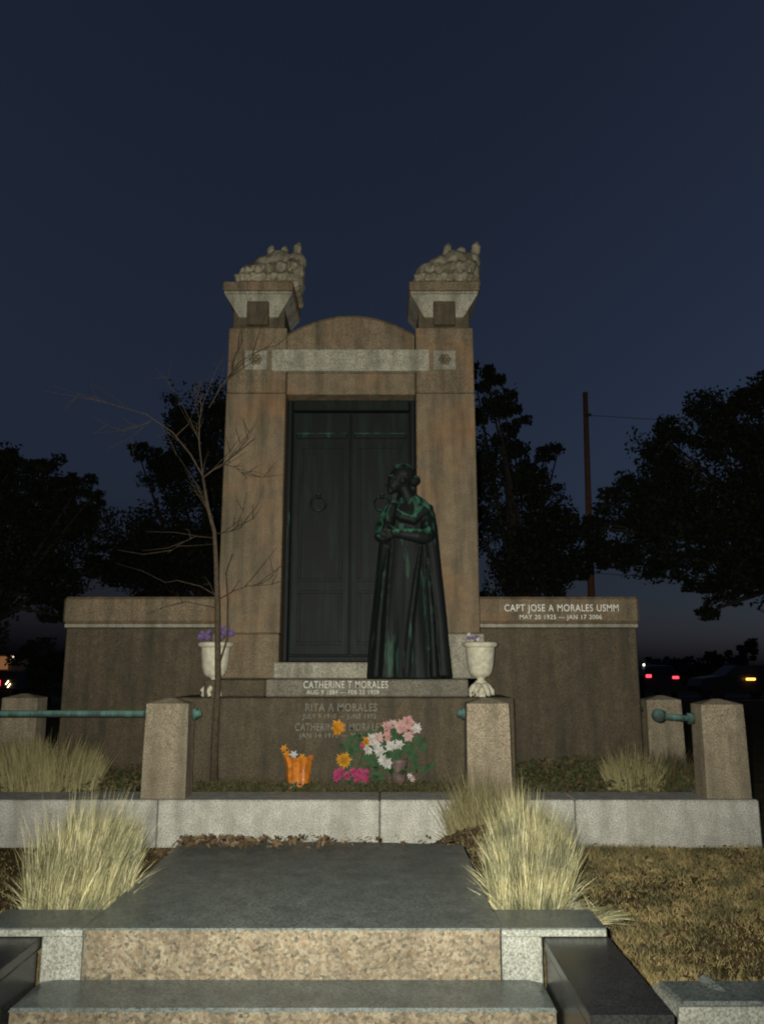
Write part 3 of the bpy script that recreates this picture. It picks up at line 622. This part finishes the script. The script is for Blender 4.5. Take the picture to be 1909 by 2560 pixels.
# lower step
b = MB(); sx0, sx1, y0, y1 = -1.412, .662, 3.315, 3.6
b.add([(sx0, y0, .224), (sx1, y0, .224), (sx1, y1, .224), (sx0, y1, .224), (sx0+.008, y0+.008, .236), (sx1-.008, y0+.008, .236), (sx1-.06, y1, .236), (sx0+.06, y1, .236)], [(3, 2, 1, 0), (4, 5, 6, 7), (0, 1, 5, 4), (1, 2, 6, 5), (2, 3, 7, 6), (3, 0, 4, 7)])
b.build('step_tread', POL, tomb)
rock_face('lower_riser', ROUGH, sx0+.004, sx1-.004, 3.32, 3.59, -.02, .2225)

# low bevelled marker
t = thing('grave_marker', (1.4, 3.3, 0), 'low pale granite grave marker at the lower right edge', 'grave marker')
MB().hull8([(1.03, 3.17, -.02), (1.85, 3.17, -.02), (1.85, 3.46, -.02), (1.03, 3.46, -.02)], [(1.085, 3.2, .285), (1.78, 3.2, .285), (1.68, 3.42, .285), (1.06, 3.42, .285)]).build('stone', PIER, t)
MB().hull8([(1.10, 3.212, .287), (1.72, 3.212, .287), (1.64, 3.41, .287), (1.075, 3.41, .287)], [(1.11, 3.22, .298), (1.71, 3.22, .298), (1.60, 3.40, .302), (1.085, 3.40, .302)]).build('top', POL, t)
MB().hull8([(1.25, 3.33, .30), (1.30, 3.30, .30), (1.275, 3.41, .302), (1.235, 3.41, .302)], [(1.262, 3.345, .309), (1.29, 3.325, .309), (1.265, 3.40, .325), (1.25, 3.40, .325)]).build('carved_knob', POL, t)

# ------------------------------------------------------------------ ground cover
n = 150000; X = rng.uniform(-3.6, 4.6, n); Yv = rng.uniform(3.0, 7.18, n)
X[60000:] = rng.uniform(.95, 4.0, n-60000)
keep = ~((X > -1.72) & (X < .96) & (Yv < 5.25)) & ~((X > -1.) & (X < .5) & (Yv < 5.6)) & ~((X > 1.0) & (X < 1.9) & (Yv > 3.1) & (Yv < 3.5))
X, Yv = X[keep], Yv[keep]; bare = np.sin(X*3.1+2*np.sin(Yv*1.7))*np.sin(Yv*2.6+1.3*np.sin(X*2.2)); k2 = rng.random(len(X)) < .72+.35*bare; X, Yv, bare = X[k2], Yv[k2], bare[k2]; n = len(X)
o = blade_field('dry_lawn', np.stack([X, Yv, np.zeros(n)], 1), np.stack([rng.normal(0, .6, n), rng.normal(0, .6, n), np.ones(n)], 1), rng.uniform(.02, .055, n)*(1+.35*bare), .0055, LAWN)
tag(o, 'short dry brown lawn around the tomb and wall', 'grass', kind='stuff')
b = MB()
for i in range(5200):
    x = random.gauss(-1.1, .5); y = random.gauss(5.8, .6)
    if y > 7.15 or y < 5.0 or not -2.6 < x < 1.2: continue
    on = y < 5.28 and -1.245 < x < .494
    h = (.452 if on else max(0, .30*max(0, 1-((x+1.25)/.85)**2)*max(0, 1-abs(y-5.7)/.9)))
    b.leaf((x, y, h+.02*random.random()+.005), random.uniform(.025, .065), (random.gauss(0, .7), random.gauss(0, .7), 1), .55)
for i in range(700):
    x = random.uniform(.2, 1.1); y = random.uniform(5.3, 7.1); b.leaf((x, y, .01+.05*random.random()), random.uniform(.03, .08), (random.gauss(0, .5), random.gauss(0, .5), 1))
for i in range(1400):
    b.leaf((random.uniform(.95, 4.2), random.uniform(3.4, 7.15), .015+.04*random.random()), random.uniform(.02, .055), (random.gauss(0, .6), random.gauss(0, .6), 1), .5)
for i in range(2500):
    x = random.gauss(.72, .28); y = random.gauss(6.2, .45)
    if 5.35 < y < 7.15 and .1 < x < 1.6: b.leaf((x, y, .30*max(0, 1-((x-.8)/.6)**2)*max(0, 1-abs(y-6.4)/.8)+.03*random.random()), random.uniform(.02, .06), (random.gauss(0, .7), random.gauss(0, .7), 1), .4)
tag(b.build('fallen_leaves', LEAFLITTER, None, False, False), 'brown fallen leaves drifted behind the dark ledger slab', 'leaves', kind='stuff')
# earth heap under the leaf drift
b = MB(); nn = 24
for j in range(nn+1):
    for i in range(nn+1):
        x = -2.1+1.7*i/nn; y = 4.8+1.8*j/nn; hh = .30*max(0, 1-((x+1.25)/.85)**2)*max(0, 1-abs(y-5.7)/.9)
        b.v.append((x, y, -.01+hh+.02*noise.noise((x*6, y*6, 0))))
for j in range(nn):
    for i in range(nn): k = j*(nn+1)+i; b.f.append((k, k+1, k+nn+2, k+nn+1))
tag(b.build('earth_mound', GROUND, None, True), kind='structure')
b = MB()
for i in range(16000):
    x = random.uniform(-3.95, 3.1); y = random.uniform(7.7, 8.9)
    dens = noise.noise((x*1.3, y*1.5, 4))+.5
    if y > 8.0 and -2.1 < x < 1.32: 
        continue
    if random.random() > dens+.25: continue
    hmax = .10+.22*max(0, noise.noise((x*1.1, y, 9))+.25) if not -2.0 < x < 1.2 else .09
    b.leaf((x, y, .36+random.random()**1.5*hmax), random.uniform(.03, .075), (random.gauss(0, .6), random.gauss(-.3, .5), .8), .55)
for i in range(2600):
    x = random.uniform(-3.9, 3.0); y = random.uniform(7.72, 8.0 if -2.1 < x < 1.3 else 8.85)
    b.blade((x, y, .35), (random.gauss(0, .3), random.gauss(0, .3), 1), random.uniform(.05, .2), .006, .3, 2)
tag(b.build('plot_weeds', WEED, None, False, False), 'dark weeds and ground cover inside the raised plot', 'weeds', kind='stuff')

# ------------------------------------------------------------------ background trees
def tree(name, label, D, blobs, trunk, dens=1.0, leaf=.15, depth=1.0, group='dark trees beyond the plot'):
    t = thing(name, (trunk[0], D, 0), label, 'tree', group); pts = []; lim = MB()
    tp = Vector((trunk[0], D, 0)); fork = Vector((trunk[0]+trunk[1], D, trunk[2])); lim.tube([tp, tp.lerp(fork, .5)+Vector((.1, 0, 0)), fork], [trunk[3], trunk[3]*.8, trunk[3]*.65], 10)
    for (x, z, r) in blobs:
        for sub in range(max(1, int(r*2.2))):
            dy = random.uniform(-1, 1)*depth*r*1.4; c = Vector((x, D+dy, z))
            if sub == 0: m = fork.lerp(c, .5)+Vector((random.uniform(-.3, .3), 0, random.uniform(-.1, .5))); lim.tube([fork, m, c], [trunk[3]*.4, trunk[3]*.22, .02], 6)
            n = int(2600*r*r*dens/max(1, int(r*2.2)))+14
            cl = np.array([(max(-.85, min(.85, random.gauss(0, .5)))*r, random.gauss(0, .5)*r, max(-.8, min(.8, random.gauss(0, .46)))*r, random.uniform(.18, .42)*max(r, .5)) for _ in range(max(4, int(11*r)))])
            q = cl[rng.integers(0, len(cl), n)]; pts.append(np.array(c) + q[:, :3] + np.clip(rng.normal(size=(n, 3)), -1.35, 1.35)*q[:, 3:4]*np.array([.75, .75, .6]))
    pts = np.concatenate(pts)
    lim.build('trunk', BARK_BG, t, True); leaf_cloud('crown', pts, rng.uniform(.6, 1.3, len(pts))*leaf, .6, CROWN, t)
TL = [(-13.23, 6.46, 1.99), (-12.0, 7.7, .8), (-11.39, 8.39, .38), (-10.79, 7.56, .8), (-9.97, 7.35, .47), (-12.57, 7.97, .61), (-11.07, 6.06, 1.59), (-10.17, 6.46, .67), (-11.97, 4.33, 1.44), (-10.9, 3.94, .78), (-9.68, 7.15, .33), (-10.44, 3.16, .52), (-12.76, 2.9, .78), (-9.71, 4.73, .53)]
ML = [(-8.94, 9.45, .7), (-8.15, 9.13, .93), (-7.14, 10.91, .94), (-7.58, 10.42, .78), (-6.54, 11.56, .79), (-6.73, 8.65, 1.39), (-7.83, 5.83, 1.67), (-9.5, 5.83, 1.22), (-10.07, 5.22, .91), (-6.58, 5.22, 1.67), (-8.38, 4.77, 1.36), (-9.5, 9.77, .34), (-10.48, 5.68, .53), (-5.54, 10.26, 2.0), (-4.67, 7.07, 2.3)]
MR = [(3.5, 12.29, .48), (3.78, 11.82, .44), (3.98, 10.74, .88), (4.57, 11.05, .59), (4.92, 10.28, .51), (4.45, 9.37, .87), (5.45, 8.77, .73), (6.04, 9.07, .41), (6.41, 9.29, .2), (4.96, 7.29, 1.44), (5.98, 7.58, .58), (5.92, 5.98, 1.28), (6.6, 5.26, .85), (4.88, 4.83, 1.41), (6.45, 6.85, .43), (7.14, 4.69, .63), (2.4, 8.4, 1.8)]
RT = [(11.84, 9.95, .76), (10.37, 9.03, 1.0), (9.09, 8.63, .63), (8.57, 8.37, .44), (11.42, 8.12, 1.75), (9.49, 7.35, 1.36), (8.22, 6.84, .99), (7.55, 5.96, .98), (6.69, 5.96, .67), (6.26, 5.83, .31), (8.99, 5.58, 1.35), (10.56, 5.34, 1.71), (7.86, 5.09, .73), (7.11, 4.72, .49), (11.45, 4.36, 1.09), (9.99, 4.24, .85), (7.62, 7.09, .31), (11.18, 9.68, .57), (12.46, 7.22, 1.86), (9.78, 3.15, .26), (9.98, 3.39, .3), (8.45, 4.72, .61)]
tree('oak_tree', 'dark tree silhouette at the left edge beyond the side wall', 26, TL, (-13.0, .4, 3.0, .3))
tree('oak_tree', 'dark tree rising behind the left pillar and bare sapling', 30, ML, (-6.2, -.4, 3.6, .35))
tree('oak_tree', 'dark tree with a narrow top behind the right pillar', 28, MR, (4.6, .2, 3.4, .32))
tree('oak_tree', 'broad dark tree overhanging from the right edge', 24, RT, (13.6, -.9, 4.2, .4))
tree('shrub', 'dark shrub left of the monument beside the lit truck', 34, [(-14.37, 2.0, .76), (-14.75, 2.5, .42), (-13.96, 1.18, .84), (-13.49, 1.51, .67), (-14.2, .5, .6)], (-14.1, 0, .5, .06), 1, .15, .6, 'dark shrubs beyond the plot')
for i, (x, z, r) in enumerate([(20.02, 1.95, .65), (22.1, 2.09, .53), (24.5, 2.39, .59), (26.7, 2.8, .75)]):
    lb = ['nearest to the monument', 'second from the monument', 'third from the monument', 'tallest, at the right edge'][i]
    tree('shrub', 'small dark shrub on the right horizon, ' + lb, 60, [(x, z, r), (x+.1, z-.8, r), (x-.1, .8, r)], (x, 0, .6, .06), 1, .2, .6, 'dark shrubs beyond the plot')
n = 16000; X = rng.uniform(-110, 110, n); H = 1.7+1.1*np.sin(X*.31+np.sin(X*.13))*np.sin(X*.12)+.6*np.sin(X*1.3)
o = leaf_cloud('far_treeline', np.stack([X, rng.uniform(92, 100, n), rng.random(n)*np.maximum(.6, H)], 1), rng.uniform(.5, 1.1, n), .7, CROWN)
tag(o, 'dark distant line of trees along the horizon', 'trees', kind='stuff')

# utility pole and wires
t = thing('utility_pole', (7.85, 30, 0), 'tall brown wooden utility pole between the dark trees', 'pole')
MB().tube([(7.80, 30, 0), (7.9, 30, 6), (8.03, 30, 12.2)], [.16, .13, .10], 12).build('shaft', plain('pole_wood', (.20, .09, .05), .9, .3, 10), t, True)
MB().box(7.96, 8.2, 29.86, 29.94, 11.2, 11.3, b=.01).build('bracket', BARK_BG, t)
for zz, lb in ((11.2, 'thin overhead wire high on the utility pole'), (5.0, 'thin overhead wire low across the gap by the pole')):
    b = MB(); b.tube([(8.0+24*i/12, 29.8, zz-.5*math.sin(math.pi*i/12)) for i in range(13)], .012, 5); tag(b.build('overhead_wire', BARK_BG), lb, 'wire', 'overhead wires')

# ------------------------------------------------------------------ vehicles on the far road
RED = lamp_mat('tail_lamp', (1, .05, .08), 3.0); AMB = lamp_mat('amber_lamp', (1, .42, .06), 5.0); WHT = lamp_mat('white_lamp', (.95, 1, .75), 4.0); WRM = lamp_mat('warm_lamp', (1, .75, .4), 5.0)
PAINT = plain('dark_car_paint', (.02, .02, .025), .35, .1); GLASS = plain('car_glass', (.01, .012, .015), .1, .1); TYRE = plain('tyre_rubber', (.02, .02, .02), .9, .1)
def car(x, y, L, label, lamps, rot90=False):
    # seen from behind (rot90 False) or from its side
    t = thing('parked_car', (x, y, 0), label, 'car', 'cars on the far road'); wd = 1.78
    prof = [(0, .35), (0, .95), (.25, 1.15), (.7, 1.62), (2.4, 1.66), (3.1, 1.15), (4.2, 1.0), (4.35, .6), (4.3, .35)]
    tr_ = (lambda u, s_, z: (x+s_*wd/2, y+u, z)) if not rot90 else (lambda u, s_, z: (x-u+2, y+s_*wd/2, z))
    b = MB(); n = len(prof); nar = lambda z: 1 if z < 1.16 else .84
    b.add([tr_(u, -nar(z), z) for u, z in prof] + [tr_(u, nar(z), z) for u, z in prof], [tuple(range(n)), tuple(range(2*n-1, n-1, -1))] + [(i, (i+1) % n, n+(i+1) % n, n+i) for i in range(n)]); b.build('body', PAINT, t)
    b = MB(); q = [tr_(.24, -.72, 1.2), tr_(.24, .72, 1.2), tr_(.62, .66, 1.56), tr_(.62, -.66, 1.56)]; q = [(p[0], p[1]-(.02 if not rot90 else 0), p[2]) for p in q]; b.add(q, [(0, 1, 2, 3)]); b.build('rear_window', GLASS, t)
    for u in (.85, 3.45):
        for s_ in (-1, 1):
            a0 = Vector(tr_(u, s_*.86, .33)); a1 = Vector(tr_(u, s_*1.01, .33)); MB().tube([a0, a1], .33, 16).build('wheel', TYRE, t)
    for (p, sz, m_) in lamps: MB().box(p[0]-sz[0], p[0]+sz[0], p[1]-.03, p[1]+.03, p[2]-sz[1], p[2]+sz[1], b=.015).build('lamp', m_, t)
car(13.8, 40, 4.3, 'dark car with two red tail lights on the right', [((13.1, 39.96, 1.12), (.13, .07), RED), ((14.42, 39.96, 1.05), (.15, .06), RED), ((13.1, 40.6, 1.66), (.04, .05), WHT)])
car(18.0, 41, 4.3, 'dark car with an amber light near the right edge', [((18.07, 39.9, .97), (.22, .05), AMB)], True)
t = thing('box_truck', (-20.0, 40, 0), 'truck with a dim orange panel with painted lamplight and white lamp at the left edge', 'truck')
part('cargo_box', plain('orange_box_panel', (.30, .15, .07), .7, .2), t, -22.6, -18.32, 40.0, 42.3, 1.36, 2.15, b=.03)
part('painted_glow_panel', lamp_mat('panel_painted_lamplight', (.75, .33, .13), .22), t, -22.5, -18.42, 39.97, 39.995, 1.44, 2.07, b=.005)  # weak emission stands in for lamplight falling on the box side
part('chassis', PAINT, t, -22.6, -17.9, 40.1, 42.2, .45, 1.355, b=.03)
for x in (-21.8, -18.6):
    for yy in (40.12, 41.95): MB().tube([(x, yy, .45), (x, yy+.25, .45)], .45, 18).build('wheel', TYRE, t)
MB().lathe([(.02, 0), (.05, .05), (.06, .16), (.04, .28), (.015, .33)], (-18.15, 39.95, 1.84), 14).build('work_lamp', WHT, t, True)
MB().tube([(-18.15, 40.0, 1.3), (-18.15, 40.0, 1.85)], .03, 8).build('lamp_bracket', PAINT, t)
for i, (x, z) in enumerate(((-18.40, .80), (-18.30, .66))): MB().tube([(x-.06, 40.0, z-.09), (x+.06, 40.0, z+.09)], .025, 8).build('lamp', WRM, t)
MB().box(-18.95, -18.78, 40.02, 40.08, .62, .92, b=.01).build('tail_lamp', RED, t)
